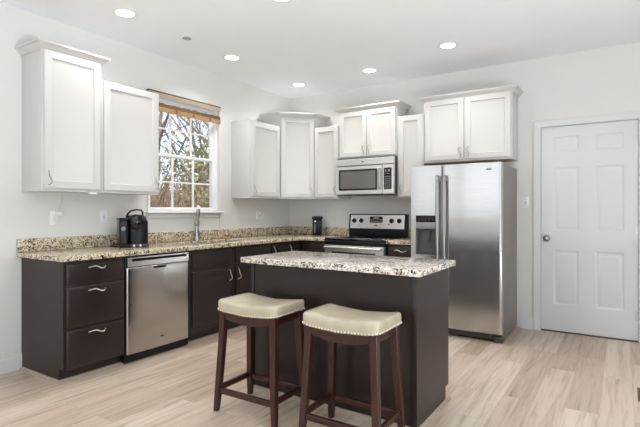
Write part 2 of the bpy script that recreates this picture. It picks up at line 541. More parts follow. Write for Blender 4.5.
# ---- door on the right
d = bpy.data.objects.new('door_1', None); COL.objects.link(d); d['kind'] = 'structure'
d.location = (DX0 + .006, .018, .014)
dw, dh = .829, 2.080
xs = [0, .112, .343, .480, .722, dw]
zs = [0, .264, .822, 1.016, 1.668, 1.812, 1.978, dh]
b = MB()
for i in range(5):
    for j in range(7):
        x0, x1, z0, z1 = xs[i], xs[i + 1], zs[j], zs[j + 1]
        if i in (1, 3) and j in (1, 3, 5):
            rr = [(x0, x1, z0, z1, 0)]
            for ins, y in ((.006, .003), (.016, .0085), (.024, .0085), (.046, .003), (.050, .003)):
                rr.append((x0 + ins, x1 - ins, z0 + ins, z1 - ins, y))
            b.rings(rr, cap0=False)
        else:
            b.loft([[(x0, 0, z0), (x1, 0, z0)], [(x0, 0, z1), (x1, 0, z1)]], close=False)
b.rings([(0, dw, 0, dh, 0), (0, dw, 0, dh, .035)], cap0=False)
bmesh.ops.remove_doubles(b.bm, verts=b.bm.verts, dist=1e-5)
b.build('door_slab', M['trim'], d)
b = MB()
b.lathe([(0, 0), (.033, 0), (.033, .004), (.028, .010), (.014, .014), (.012, .030), (.020, .036), (.0275, .046), (.0285, .056), (.024, .066), (.012, .071), (0, .072)], (.050, -.0005, .938), '-y')
b.build('door_knob', 'brass_dark', d)
b = MB(); b.box(-.0045, -.0005, -.004, .03, .90, .975); b.build('latch_plate', 'brass_dark', d)
for z in (.23, 1.02, 1.80):
    b = MB()
    b.cyl((dw + .003, -.006, z - .045), (dw + .003, -.006, z + .045), .0065, None, 12)
    b.box(dw - .02, dw + .002, -.0035, -.0005, z - .045, z + .045)
    b.build('hinge', 'silver', d)
# jamb, casing and threshold
b = MB()
b.box(DX0 - .0, DX0 + .004, .001, WT, 0, DZ1); b.box(DX1 - .004, DX1, .001, WT, 0, DZ1); b.box(DX0 + .004, DX1 - .004, .001, WT, DZ1 - .004, DZ1)
b.box(DX0 + .004, DX1 - .004, .056, .068, .03, DZ1 - .004)
struct(b.build('trim_3', 'trim'))
CS = [(0, -.0005), (.068, -.0005), (.068, -.016), (.060, -.018), (.045, -.014), (.012, -.012), (.004, -.010), (0, -.007)]
x0, x1, z1, cw = DX0 - .066, DX1 + .066, DZ1 + .066, .066
loops = []
for sgn, (px, pz) in ((1, (DX0 + .001, 0.0)), (1, (DX0 + .001, DZ1 - .001)), (-1, (DX1 - .001, DZ1 - .001)), (-1, (DX1 - .001, 0.0))):
    loops.append([(px - sgn * o, y, pz + (o if pz > 0 else 0)) for o, y in CS])
b = MB(); b.loft(loops); struct(b.build('trim_4', 'trim'))
b = MB(); b.box(DX0 + .004, DX1 - .004, .004, .13, .0005, .010, .003); struct(b.build('trim_5', 'vent'))

# ---- invented openings out of view, for the added fill: frames only
for k, (xa, xb, za, zb) in enumerate(((.1, 2.6, 1.1, 2.7), (3.5, 5.7, .02, 2.3))):
    b = MB()
    for q0, q1 in ((xa, xa + .04), (xb - .04, xb)):
        b.box(q0, q1, FY, FY + .02, za, zb, .003)
    for q0, q1 in ((za - .019, za + .02), (zb - .02, zb + .04)):
        b.box(xa - .04, xb + .04, FY, FY + .018, q0, q1, .003)
    struct(b.build('window_%d' % (k + 2), 'trim'))  # invented openings, added for fill and reflections
b = MB()
for q0, q1 in ((-8.40, -8.36), (-6.04, -6.00)):
    b.box(0, .02, q0, q1, 1.1, 2.7, .003)
for q0, q1 in ((1.06, 1.12), (2.68, 2.74)):
    b.box(0, .018, -8.44, -5.96, q0, q1, .003)
struct(b.build('window_4', 'trim'))  # invented window bank, added for the refrigerator reflection
b = MB()
for q0, q1 in ((-6.34, -6.28), (-3.32, -3.26)):
    b.box(RX - .02, RX, q0, q1, 0, 2.3, .003)
b.box(RX - .018, RX, -6.34, -3.26, 2.23, 2.31, .003)
struct(b.build('added_patio_frame', 'trim'))  # invented patio opening, added as a way in for the fill

# ================================================================== RECESSED LIGHTS
SPOTS = [
    ((.616, -3.017), 'round recessed ceiling light above the tall left cabinet, nearest the photo left edge'),
    ((.570, -1.758), 'round recessed ceiling light in front of the window with the bamboo blind'),
    ((.549, -.548), 'round recessed ceiling light in the far corner above the diagonal cabinet'),
    ((1.554, -.585), 'round recessed ceiling light above the microwave cabinet'),
    ((2.545, -.884), 'round recessed ceiling light above the refrigerator'),
    ((1.839, -2.560), 'round recessed ceiling light over the island, cut by the top of the photo'),
]


def downlight(x, y, lab, e=CAN_E):
    t = thing('recessed_light', lab, 'ceiling light', (x, y, CEIL), 0, 'recessed ceiling lights')
    b = MB(); b.lathe([(.070, -.001), (.098, -.001), (.097, -.004), (.088, -.007), (.074, -.006), (.070, -.004), (.070, -.001)], seg=40)
    b.build('trim_ring', 'white_plastic', t)
    b = MB(); b.lathe([(0, -.0015), (.0695, -.0015), (.0695, -.0035), (.04, -.006), (0, -.007)], seg=36); b.build('lens', 'lens', t)
    ld = bpy.data.lights.new('lamp', 'SPOT'); ld.energy = e * 4; ld.spot_size = R(146); ld.spot_blend = .6; ld.shadow_soft_size = .065
    ld.color = (1, .965, .92)
    lo = bpy.data.objects.new('lamp', ld); COL.objects.link(lo); lo.parent = t; lo.location = (0, 0, -.03)
    return t


for (x, y), lab in SPOTS:
    downlight(x, y, lab)

t = thing('ceiling_sprinkler', 'small white round sprinkler cap on the ceiling between two recessed lights', 'sprinkler', (.608, -2.38, CEIL))
b = MB(); b.lathe([(0, -.001), (.038, -.001), (.038, -.004), (.030, -.009), (0, -.010)], seg=28); b.build('cover_plate', 'white_plastic', t)
b = MB(); b.lathe([(.0315, -.0092), (.040, -.0055), (.040, -.0040), (.0385, -.0040), (.0385, -.006), (.0315, -.0100)], seg=28); b.build('grey_ring', 'mid_grey', t)  # grey ring around the rim of the cap

# ================================================================== WALL CABINETS
CROWN = [(0, 0), (.006, 0), (.006, .010), (.012, .012), (.018, .018), (.030, .032), (.036, .036), (.042, .037), (.042, .044), (.052, .046), (.052, .060), (0, .060)]
ZB = 1.386


def wall_cabinet(lab, loc, rotz, wd, z0, z1, doors, crown=None, dep=.305, group=None, crown_path=None):
    """doors: list of (x0, x1, z0, z1, handle side or None); everything local to the wall."""
    t = thing('wall_cabinet', lab, 'cabinet', (loc[0], loc[1], z0), rotz, group)
    h = z1 - z0
    b = MB(); b.box(.0005, wd - .0005, -dep, -.001, 0, h, .0015); box = b.build('cabinet_box', 'cab', t)
    for x0, x1, a, c, side in doors:
        b = MB(); b.shaker(x0, x1, a - z0, c - z0, -dep - .001, .019)
        dr = b.build('door', 'cab', t)
        if side:
            hx = x0 + .032 if side == 'l' else x1 - .032
            pull(dr, hx, a - z0 + .075, -dep - .020, True, mat='nickel_dark')
    if crown:
        b = MB(); path = crown_path or [(0, -.001), (0, -dep), (wd, -dep), (wd, -.001)]
        b.sweep([(o, z + crown - z0) for o, z in CROWN], path)
        cr = b.build('crown_molding', 'cab', t, smooth=20)
    return t


wall_cabinet('tall white wall cabinet with crown at the far left end', (0, -3.503), LEFT, .475, ZB, 2.455, [(.013, .461, 1.409, 2.452, 'l')], 2.447)
wall_cabinet('shorter white wall cabinet without crown beside the window, under the blind side', (0, -3.027), LEFT, .572, ZB, 2.330, [(.015, .557, 1.408, 2.324, 'r')])
wall_cabinet('white wall cabinet without crown between the window and the corner cabinet', (0, -1.180), LEFT, .5625, ZB, 2.300, [(.014, .534, 1.408, 2.285, 'l')])

# corner cabinet: five-sided box with a diagonal door
t = thing('wall_cabinet', 'white diagonal corner wall cabinet with crown and a single door', 'cabinet', (0, 0, ZB))
h = 2.430 - ZB
pl = [(.001, -.001), (.001, -.6165), (.305, -.6165), (.6165, -.305), (.6165, -.001)]
b = MB(); b.loft([[(x, y, 0) for x, y in pl], [(x, y, h) for x, y in pl]]); b.build('cabinet_box', 'cab', t)
L45 = math.hypot(.3115, .3115)
b = MB(); b.shaker(.008, L45 - .008, .022, h - .012, -.001, .019)
dr = b.build('door', 'cab', t, (.305, -.6165, 0), R(45))
pull(dr, L45 - .038, .095, -.020, True, mat='nickel_dark')
b = MB(); b.sweep([(o, z + h - .006) for o, z in CROWN], pl[0:1][:0] + [(.001, -.6165), (.305, -.6165), (.6165, -.305), (.6165, -.001)])
b.build('crown_molding', 'cab', t, smooth=20)

wall_cabinet('narrow white wall cabinet without crown between the corner cabinet and microwave', (.618, 0), 0, .372, ZB, 2.300, [(.012, .358, 1.408, 2.292, 'r')])
wall_cabinet('short white double-door wall cabinet with crown above the microwave', (.9915, 0), 0, .775, 1.872, 2.452, [(.014, .383, 1.889, 2.440, 'r'), (.390, .760, 1.889, 2.440, 'l')], 2.434)
wall_cabinet('narrow white wall cabinet without crown between the microwave and refrigerator', (1.768, 0), 0, .318, ZB, 2.320, [(.022, .304, 1.402, 2.314, 'l')])
t = wall_cabinet('wide white double-door wall cabinet with crown above the refrigerator', (2.0875, 0), 0, .9275, 1.764, 2.452, [(.019, .441, 1.784, 2.440, 'r'), (.461, .914, 1.784, 2.440, 'l')], 2.430)
b = MB(); b.box(.02, .905, -.300, -.004, -.004, -.0005); b.build('underside_panel', 'wood_raw', t)

# puck light and its cord under the tall left cabinet
t = thing('puck_light', 'small white puck light under the tall left cabinet', 'light', (.29, -3.09, ZB - .0005))
b = MB(); b.lathe([(0, -.016), (.030, -.015), (.034, -.011), (.034, 0), (0, 0)], seg=24); b.build('puck_housing', 'white_plastic', t)
b = MB(); b.lathe([(0, -.0185), (.020, -.018), (.022, -.0155), (0, -.0155)], seg=20); b.build('puck_lens', 'mid_grey', t)


# ================================================================== OUTLETS AND SWITCHES
def plate(name, lab, loc, rotz, kind):
    t = thing(name, lab, 'outlet' if kind == 'outlet' else 'switch', loc, rotz)
    b = MB(); b.box(-.036, .036, -.0065, -.0005, -.058, .058, .0035); b.build('cover_plate', 'white_plastic', t)
    if kind == 'outlet':
        for s in (-1, 1):
            b = MB(); b.box(-.0165, .0165, -.0085, -.0065, s * .0195 - .014, s * .0195 + .014, .0015); r = b.build('receptacle', 'white_plastic', t)
            b = MB()
            for q in (-.0065, .0065):
                b.box(q - .001, q + .001, -.0088, -.0084, s * .0195 - .001, s * .0195 + .007)
            b.cyl((0, -.0084, s * .0195 - .007), (0, -.0088, s * .0195 - .007), .002, None, 10)
            b.build('slots', 'dark_grey', r)
        b = MB(); b.cyl((0, -.0064, 0), (0, -.0075, 0), .0028, None, 10); b.build('screw', 'mid_grey', t)
    else:
        b = MB(); b.box(-.0055, .0055, -.0080, -.0065, -.012, .012, .0005); b.build('toggle_slot', 'mid_grey', t)
        b = MB(); b.box(-.004, .004, -.018, -.0080, -.003, .007, .0015); b.build('toggle', 'white_plastic', t)
        for s in (-1, 1):
            b = MB(); b.cyl((0, -.0064, s * .030), (0, -.0075, s * .030), .0028, None, 10); b.build('screw', 'mid_grey', t)
    return t


plate('wall_outlet', 'white wall outlet under the tall left cabinet, a plug adapter in it', (0, -3.255, 1.176), LEFT, 'outlet')
plate('wall_switch', 'white wall switch between the left outlet and the coffee maker', (0, -2.818, 1.180), LEFT, 'switch')
plate('wall_outlet', 'white wall outlet on the window wall under the far cabinet, a plug in it', (0, -.690, 1.172), LEFT, 'outlet')
plate('wall_outlet', 'white wall outlet behind the black gadget in the counter corner', (.600, 0, 1.150), 0, 'outlet')
plate('wall_switch', 'white wall switch between the refrigerator and the white door', (3.087, 0, 1.325), 0, 'switch')

t = thing('plug_adapter', 'white plug adapter with a thin cord in the left wall outlet', 'plug', (0, -3.230, 1.210), LEFT)
b = MB(); b.box(-.020, .024, -.045, -.0090, -.016, .018, .004); b.build('plug_body', 'white_plastic', t)
b = MB()
b.tube([(.008, -.030, .017), (.004, -.028, .045), (.022, -.022, .085), (.034, -.014, .125), (.036, -.008, .172)], .0028, 7); b.build('cord', 'cord', t)
t = thing('plug_adapter', 'white plug with a dark socket in the outlet under the far cabinet', 'plug', (0, -.675, 1.195), LEFT)
b = MB(); b.box(-.018, .034, -.050, -.0090, -.020, .022, .004); b.build('plug_body', 'white_plastic', t)
b = MB(); b.lathe([(0, .0500), (.009, .0500), (.009, .0515), (0, .0515)], (.010, 0, .002), '-y', 14); b.build('socket', 'dark_grey', t)


# ================================================================== BASE CABINETS
BH, TK = .874, .10        # box height, toe-kick height


def base_box(mb, wd, dep=.610, toe=.055, left_panel=True):
    mb.box(.0005, wd - .0005, -dep, -.002, TK, BH, .0015)
    mb.box(.0005, wd - .0005, -dep + toe, -.002, .0005, TK)


def base_door(t, x0, x1, z0, z1, side=None, dep=.610, hz=None):
    b = MB(); b.shaker(x0, x1, z0, z1, -dep - .001, .020, .052, .008, .014); o = b.build('door', 'espresso', t)
    if side:
        pull(o, x0 + .030 if side == 'l' else x1 - .030, hz if hz else z1 - .075, -dep - .021, True)
    return o


def base_drawer(t, x0, x1, z0, z1, handle=True, dep=.610, nm='drawer', hz=None):
    b = MB(); b.slab(x0, x1, z0, z1, -dep - .001, .021); o = b.build(nm, 'espresso', t)
    if handle:
        pull(o, (x0 + x1) / 2, hz if hz else (z0 + z1) / 2 + (z1 - z0) * .27, -dep - .022, False, .128)
    return o


t = thing('base_cabinet', 'dark espresso base cabinet of three drawers at the left end of the counter', 'cabinet', (.0, -3.504, 0), LEFT)
b = MB()
side = [(0, TK), (0, BH), ]
# end panel notched over the baseboard and at the toe kick
b.box(.018, .484, -.610, -.002, TK, BH, .0015); b.box(.018, .484, -.555, -.002, .0005, TK)
b.build('cabinet_box', 'espresso', t)
b = MB()
prof = [(-.015, .0005), (-.015, .128), (-.001, .128), (-.001, BH), (-.6115, BH), (-.6115, TK), (-.556, TK), (-.556, .0005)]
b.loft([[(0, y, z) for y, z in prof], [(.0175, y, z) for y, z in prof]]); b.build('end_panel', 'espresso', t)
for z0, z1 in ((.704, .850), (.396, .680), (.092, .372)):
    base_drawer(t, .016, .472, z0, z1, hz=z1 - .034)

t = thing('base_cabinet', 'dark espresso sink base cabinet with two doors under the faucet', 'cabinet', (0, -2.358, 0), LEFT)
b = MB(); base_box(b, 1.177); b.build('cabinet_box', 'espresso', t)
for x0, x1, sd_ in ((.027, .534, 'r'), (.602, 1.152, 'l')):
    base_drawer(t, x0, x1, .698, .850, False, nm='false_drawer_front')
    base_door(t, x0, x1, .155, .664, sd_)

t = thing('base_cabinet', 'dark espresso corner base cabinet with doors, between the sink cabinet and the stove', 'cabinet', (0, 0, 0))
b = MB()
pl = [(.002, -.002), (.002, -1.180), (.610, -1.180), (.610, -.610), (1.0, -.610), (1.0, -.002)]
b.loft([[(x, y, TK) for x, y in pl], [(x, y, BH) for x, y in pl]])
pk = [(.002, -.002), (.002, -1.180), (.555, -1.180), (.555, -.555), (1.0, -.555), (1.0, -.002)]
b.loft([[(x, y, .0005) for x, y in pk], [(x, y, TK) for x, y in pk]])
b.build('cabinet_box', 'espresso', t)
for y0, y1 in ((-1.172, -.885), (-.872, -.640)):
    b = MB(); b.shaker(0, y1 - y0, .155, .850, -.001, .020, .052, .008, .014)
    o = b.build('door', 'espresso', t, (.610, y0, 0), LEFT)
    pull(o, .022, .790, -.021, True, .085)
b = MB(); b.slab(.660, .985, .698, .850, -.611, .021); b.build('drawer', 'espresso', t)
b = MB(); b.shaker(.660, .985, .155, .664, -.611, .020, .052, .008, .014); b.build('door', 'espresso', t)

t = thing('base_cabinet', 'narrow dark espresso base cabinet between the stove and the refrigerator', 'cabinet', (1.790, 0, 0))
b = MB(); base_box(b, .310); b.build('cabinet_box', 'espresso', t)
base_drawer(t, .016, .296, .698, .850, True, hz=.806)
base_door(t, .016, .296, .155, .664, 'l')

# ---- countertops
SX0, SX1, SY0, SY1 = .150, .520, -2.120, -1.420
b = MB()
xs = [.0015, SX0, SX1, .662, 1.001]; ys = [-3.540, SY0, SY1, -.662, -.0015]
b.grid_slab(xs, ys, lambda i, j: (i == 1 and j == 1) or (i == 3 and j < 3), BH + .001, .914, lambda u, v, w_: (u, v, w_), .007)
ct = tag(b.build('countertop', 'granite'), 'L-shaped speckled beige granite countertop along the window wall and corner', 'countertop')
b = MB(); b.box(.0015, .021, -3.540, -.0015, .9145, 1.016, .002); b.build('backsplash', 'granite', ct)
b = MB(); b.box(.0215, 1.001, -.021, -.0015, .9145, 1.016, .002); b.build('backsplash', 'granite', ct)
b = MB(); b.box(1.789, 2.106, -.662, -.0015, BH + .001, .914, .006)
ct = tag(b.build('countertop', 'granite'), 'short strip of speckled granite countertop between stove and refrigerator', 'countertop')
b = MB(); b.box(1.789, 2.106, -.021, -.0015, .9145, 1.016, .002); b.build('backsplash', 'granite', ct)

# ---- sink
t = thing('kitchen_sink', 'stainless undermount sink sunk in the counter below the window', 'sink', (0, 0, 0))
b = MB()
rr = [(SX0 - .012, SX1 + .012, SY0 - .012, SY1 + .012, .8735), (SX0 + .004, SX1 - .004, SY0 + .004, SY1 - .004, .8735), (SX0 + .012, SX1 - .012, SY0 + .012, SY1 - .012, .74), (SX0 + .05, SX1 - .05, SY0 + .05, SY1 - .05, .715)]
b.loft([[(a, c, z), (bb, c, z), (bb, e, z), (a, e, z)] for a, bb, c, e, z in rr], True, False, True)
b.build('basin', 'steel', t)
b = MB(); b.lathe([(0, .717), (.04, .717), (.042, .719), (.03, .7195), (0, .718)], (.33, -1.77, 0)); b.build('drain', 'chrome', t)

# ---- faucet
t = thing('kitchen_faucet', 'tall brushed nickel pull-out faucet behind the sink', 'faucet', (.090, -1.800, .9145))
b = MB(); b.lathe([(0, 0), (.036, 0), (.036, .006), (.031, .014), (.028, .06), (.024, .12), (.022, .150), (.021, .162), (0, .162)]); b.build('faucet_body', 'faucet', t)
b = MB(); b.tube([(0, 0, .160), (.003, 0, .18), (.008, .001, .212)], [.0245, .0275, .0255], 18)
b.build('swivel_collar', 'faucet', t)
b = MB(); b.tube([(.007, .001, .205), (.012, .001, .25), (.020, .001, .300), (.026, .001, .340)], [.0185, .0195, .0210, .0200], 18)
sp = b.build('spray_wand', 'faucet', t)
b = MB(); b.tube([(.026, .001, .3405), (.029, .001, .366), (.032, .001, .376)], [.0202, .0185, .011], 18); b.build('spray_head', 'white_plastic', sp)
b = MB(); b.tube([(0, .015, .066), (.002, .036, .068), (.006, .058, .078), (.012, .080, .104)], [.015, .014, .0095, .0075], 12); b.build('lever_handle', 'faucet', t)

# ---- soap tray / sponge seen as a small brown bar on the counter behind the sink
t = thing('sponge', 'small reddish brown sponge on the counter right of the faucet', 'sponge', (.075, -1.365, .9145))
b = MB(); b.box(-.025, .025, -.055, .055, .0005, .022, .006); o = b.build('sponge_pad', 'bamboo', t)

# ================================================================== DISHWASHER
t = thing('dishwasher', 'stainless dishwasher between the drawer cabinet and the sink cabinet', 'dishwasher', (0, -3.019, 0), LEFT)
wd = .657
b = MB(); b.box(.004, wd - .004, -.604, -.03, .012, .868); b.build('tub_body', 'black', t)
b = MB(); b.box(.004, wd - .004, -.560, -.555 + .02, .0005, .070); b.build('kick_plate', 'black', t)
# door: slightly bowed skin, rounded light edges
b = MB()
prof = []
n = 26
x0, x1 = .014, .643
loops = []
for z, ins in ((.078, .004), (.084, 0), (.092, 0), (.12, 0), (.42, 0), (.73, 0), (.762, 0), (.770, 0), (.776, .003)):
    lp = [(x0, -.606, z)]
    for k in range(n + 1):
        s = .5 - .5 * cos(pi * k / n)
        x = x0 + (x1 - x0) * s
        edge = min(s, 1 - s) * (x1 - x0)
        y = -.628 - .006 * sin(pi * s) + .009 * max(0, 1 - edge / .012) ** 2 + ins
        lp.append((x, y, z))
    lp.append((x1, -.606, z))
    loops.append(lp)
b.loft(loops)
dr = b.build('door', 'steel_warp', t, smooth=30)
b = MB(); b.box(.262, .385, -.636, -.633, .752, .771, .001); b.build('finger_grip', 'black', dr)
b = MB(); b.box(.330, .362, -.6365, -.634, .160, .172, .001); b.build('badge', 'dark_grey', dr)
b = MB()
b.rings([(x0, x1, .779, .862, -.606), (x0, x1, .779, .862, -.622), (x0 + .004, x1 - .004, .783, .858, -.630)])
cp = b.build('control_panel', 'steel', t)
b = MB(); b.box(.055, .612, -.632, -.6295, .826, .848, .001); b.build('handle_slot', 'black', cp)
for xa, xb in ((.645, .652), (.003, .012)):
    b = MB(); b.box(xa, xb, -.612, -.6045, .08, .866); b.build('side_gasket', 'black', t)

# ================================================================== RANGE
t = thing('stove', 'freestanding stainless electric stove with a black glass cooktop', 'stove', (1.0045, 0, 0))
wd = .780
b = MB(); b.box(0.001, wd - .001, -.640, -.03, .03, .893, .003); b.build('range_body', 'black', t)
for x in (.04, wd - .04):
    for y in (-.58, -.10):
        b = MB(); b.cyl((x, y, .0005), (x, y, .032), .018, .014, 12); b.build('foot', 'black', t)
b = MB(); b.box(.001, wd - .001, -.668, -.075, .894, .918, .006, 3); b.build('cooktop', 'black_gloss', t)
for x, y, r in ((.20, -.47, .105), (.20, -.20, .080), (.58, -.47, .080), (.58, -.20, .105)):
    b = MB(); b.lathe([(r - .004, .9185), (r, .9185), (r, .9189), (r - .004, .9189), (r - .004, .9185)], (x, y, 0), 'z', 36)
    b.build('burner_ring', 'dark_grey', t)
# backguard
b = MB()
pr = [(-.003, .9185), (-.080, .9185), (-.092, 1.005), (-.090, 1.012), (-.066, 1.186), (-.058, 1.194), (-.003, 1.194)]
b.loft([[(.0, y, z) for y, z in pr], [(wd, y, z) for y, z in pr]])
bg = b.build('backguard', 'black', t)
sl = (-.0665 + .0895) / (1.182 - 1.014)


def bgy(z):
    return -.0895 + (z - 1.014) * sl


b = MB()
za, zb = 1.016, 1.182
b.loft([[(.022, bgy(za) - .0005, za), (wd - .022, bgy(za) - .0005, za), (wd - .022, bgy(zb) - .0005, zb), (.022, bgy(zb) - .0005, zb)],
        [(.022, bgy(za) - .004, za), (wd - .022, bgy(za) - .004, za), (wd - .022, bgy(zb) - .004, zb), (.022, bgy(zb) - .004, zb)]])
cp = b.build('control_panel', 'steel', bg)
za, zb = 1.088, 1.164
b = MB()
b.loft([[(.295, bgy(za) - .004, za), (.470, bgy(za) - .004, za), (.470, bgy(zb) - .004, zb), (.295, bgy(zb) - .004, zb)],
        [(.297, bgy(za) - .0065, za), (.468, bgy(za) - .0065, za), (.468, bgy(zb) - .0065, zb), (.297, bgy(zb) - .0065, zb)]])
dp = b.build('display', 'black_gloss', cp)
b = MB()
for z in (1.100, 1.120):
    for k in range(6):
        x = .308 + k * .027
        b.box(x, x + .014, bgy(z) - .0075, bgy(z) - .006, z, z + .008)
b.build('buttons', 'mid_grey', dp)
b = MB()
for k in range(4):
    x = .350 + k * .017
    b.box(x, x + .010, bgy(1.145) - .0075, bgy(1.145) - .006, 1.138, 1.154)
b.build('clock_digits', 'button', dp)
b = MB(); b.box(.362, .402, bgy(1.055) - .0065, bgy(1.055) - .0035, 1.050, 1.062, .001); b.build('badge', 'dark_grey', cp)
b = MB(); b.lathe([(0, .0035), (.008, .0035), (.008, .006), (0, .007)], (.556, bgy(1.07), 1.070), '-y', 14); b.build('indicator', 'dark_grey', cp)
for x in (.075, .175, .590, .690):
    b = MB()
    b.lathe([(0, .0035), (.029, .0035), (.029, .008), (.023, .011), (.021, .026), (.018, .030), (0, .030)], (x, bgy(1.112), 1.112), '-y', 24)
    b.box(x - .003, x + .003, bgy(1.112) - .0335, bgy(1.112) - .028, 1.093, 1.131, .001)
    b.build('knob', 'black', cp)
# oven door, window, handle, drawer
b = MB(); b.rings([(.008, wd - .008, .235, .842, -.641), (.008, wd - .008, .235, .842, -.672), (.013, wd - .013, .240, .837, -.680)]); od = b.build('oven_door', 'steel_bright', t)
b = MB(); b.rings([(.110, wd - .110, .400, .765, -.6795), (.110, wd - .110, .400, .765, -.682), (.114, wd - .114, .404, .761, -.683)]); b.build('oven_window', 'black_gloss', od)
b = MB(); b.box(.004, wd - .004, -.672, -.642, .846, .892, .003); b.build('vent_strip', 'black', t)
b = MB()
b.tube([(.030, -.722, .815), (.20, -.728, .815), (.39, -.730, .815), (.58, -.728, .815), (wd - .030, -.722, .815)], .014, 14)
for x in (.055, wd - .055):
    b.tube([(x, -.678, .815), (x, -.724, .815)], .010, 12)
b.build('handle', 'steel_bright', od)
b = MB(); b.rings([(.008, wd - .008, .045, .225, -.641), (.008, wd - .008, .045, .225, -.670), (.013, wd - .013, .050, .220, -.677)]); b.build('storage_drawer', 'steel', t)

# ================================================================== MICROWAVE
t = thing('microwave', 'stainless over-the-range microwave mounted under the short cabinet', 'microwave', (.9935, 0, 1.424))
wd, mh = .772, .436
b = MB(); b.box(.001, wd - .001, -.362, -.004, .004, mh + .009, .002); b.build('case', 'dark_grey', t)
b = MB(); b.box(.006, wd - .006, -.384, -.02, -.002, .0035); b.build('underside', 'black', t)
b = MB(); b.rings([(0, wd, .352, mh, -.363), (0, wd, .352, mh, -.384), (.004, wd - .004, .356, mh - .003, -.391)]); vg = b.build('vent_grille', 'steel_bright', t)
b = MB(); b.box(.355, .385, -.393, -.3905, .386, .398, .001); b.build('badge', 'dark_grey', vg)
b = MB(); b.box(.03, wd - .06, -.387, -.380, mh - .002, mh + .003); b.build('vent_slot', 'black', vg)
b = MB(); b.rings([(0, .624, .006, .348, -.363), (0, .624, .006, .348, -.384), (.004, .620, .010, .344, -.391)]); md = b.build('door', 'steel_bright', t)
b = MB(); b.rings([(.042, .560, .055, .305, -.3905), (.042, .560, .055, .305, -.393), (.046, .556, .059, .301, -.3935)]); mw = b.build('door_window', 'black_gloss', md)
b = MB(); b.rings([(.066, .540, .076, .284, -.3934), (.066, .540, .076, .284, -.3940)]); b.build('window_screen', 'mw_window', mw)
b = MB()
hp = [(.594, -.391, .070), (.594, -.420, .078), (.594, -.430, .110), (.594, -.433, .18), (.594, -.430, .25), (.594, -.420, .290), (.594, -.391, .298)]
b.tube(hp, .0095, 12); b.build('handle', 'steel_bar', md)
b = MB(); b.rings([(.627, wd, .006, .348, -.363), (.627, wd, .006, .348, -.384), (.631, wd - .004, .010, .344, -.391)]); pn = b.build('control_panel', 'steel_bright', t)
b = MB(); b.rings([(.646, .742, .060, .308, -.3905), (.646, .742, .060, .308, -.393)]); kp = b.build('keypad', 'black_gloss', pn)
b = MB(); b.box(.676, .712, -.3938, -.3928, .239, .243); b.build('display_line', 'red_led', kp)
b = MB()
for r_ in range(6):
    for c_ in range(3):
        x = .660 + c_ * .026; z = .078 + r_ * .024
        b.box(x, x + .014, -.3942, -.3928, z, z + .009)
b.box(.664, .676, -.3942, -.3928, .262, .288); b.box(.700, .722, -.3942, -.3928, .262, .288)
b.build('buttons', 'mid_grey', kp)

# ================================================================== REFRIGERATOR
t = thing('refrigerator', 'stainless side-by-side refrigerator with an ice and water dispenser', 'refrigerator', (2.120, 0, 0))
wd, fh = .890, 1.690
fy = -.776
b = MB(); b.box(.004, wd - .002, -.700, -.035, .030, fh - .012, .004); b.build('cabinet_body', 'fridge_side', t)
b = MB(); b.box(.02, wd - .06, -.715, -.66, .022, .082); b.build('kick_grille', 'dark_grey', t)
for x in (.035, wd - .045):
    b = MB(); b.box(x - .040, x + .042, -.735, -.62, .0005, .060, .006); b.build('roller_foot', 'dark_grey', t)
for x in (.035, wd - .045):
    b = MB(); b.box(x - .035, x + .035, -.745, -.64, fh - .010, fh + .006, .004); b.build('hinge_cover', 'mid_grey', t)


def fdoor(x0, x1, z0, z1, hole=None):
    b = MB()
    def outer(a, c, bb, dd, y):
        return [(a, y, bb), (c, y, bb), (c, y, dd), (a, y, dd)]
    if hole is None:
        n = 26; loops = []
        for z in (z0, z0 + .006, z0 + .012, z0 + .05, z1 - .05, z1 - .012, z1 - .006, z1):
            ins = .006 if z in (z0, z1) else 0
            lp = [(x0, -.706, z)]
            for k in range(n + 1):
                s = .5 - .5 * cos(pi * k / n); x = x0 + (x1 - x0) * s
                e = min(s, 1 - s) * (x1 - x0)
                y = fy + ins - .006 * sin(pi * s) + .006 * max(0, 1 - e / .013) ** 2
                lp.append((x, y, z))
            lp.append((x1, -.706, z)); loops.append(lp)
        b.loft(loops)
    else:
        hx0, hx1, hz0, hz1 = hole
        us = [x0, hx0, hx1, x1]; vs = [z0, hz0, hz1, z1]
        b.grid_slab(us, vs, lambda i, j: i == 1 and j == 1, -.706, fy, lambda u, v, w_: (u, w_, v), .004)
    return b


b = fdoor(.004, .3255, .086, fh, (.060, .275, .795, 1.186)); fz = b.build('freezer_door', 'fridge', t, smooth=0)
b = fdoor(.3325, wd, .086, fh); fr = b.build('fresh_food_door', 'fridge', t, smooth=30)
for par, x in ((fz, .296), (fr, .364)):
    b = MB()
    za, zb = .330, 1.585
    loops = []
    for z, out in ((za, .034), (za + .03, .048), ((za + zb) / 2, .058), (zb - .03, .048), (zb, .034)):
        lp = []
        for k in range(14):
            a = 2 * pi * k / 14
            lp.append((x + .0155 * cos(a), fy - out + .012 * sin(a), z))
        loops.append(lp)
    b.loft(loops)
    for z in (za + .03, zb - .03):
        b.box(x - .011, x + .011, fy - .045, fy + .0, z - .022, z + .022, .004)
    b.build('handle', 'steel_bar', par)
b = MB(); b.box(.755, .800, fy - .0065, fy - .002, 1.618, 1.634, .001); bd = b.build('badge', 'dark_grey', fr)
b = MB()
for k in range(4):
    b.box(.761 + k * .009, .767 + k * .009, fy - .0070, fy - .006, 1.623, 1.629)
b.build('badge_letters', 'silver', bd)
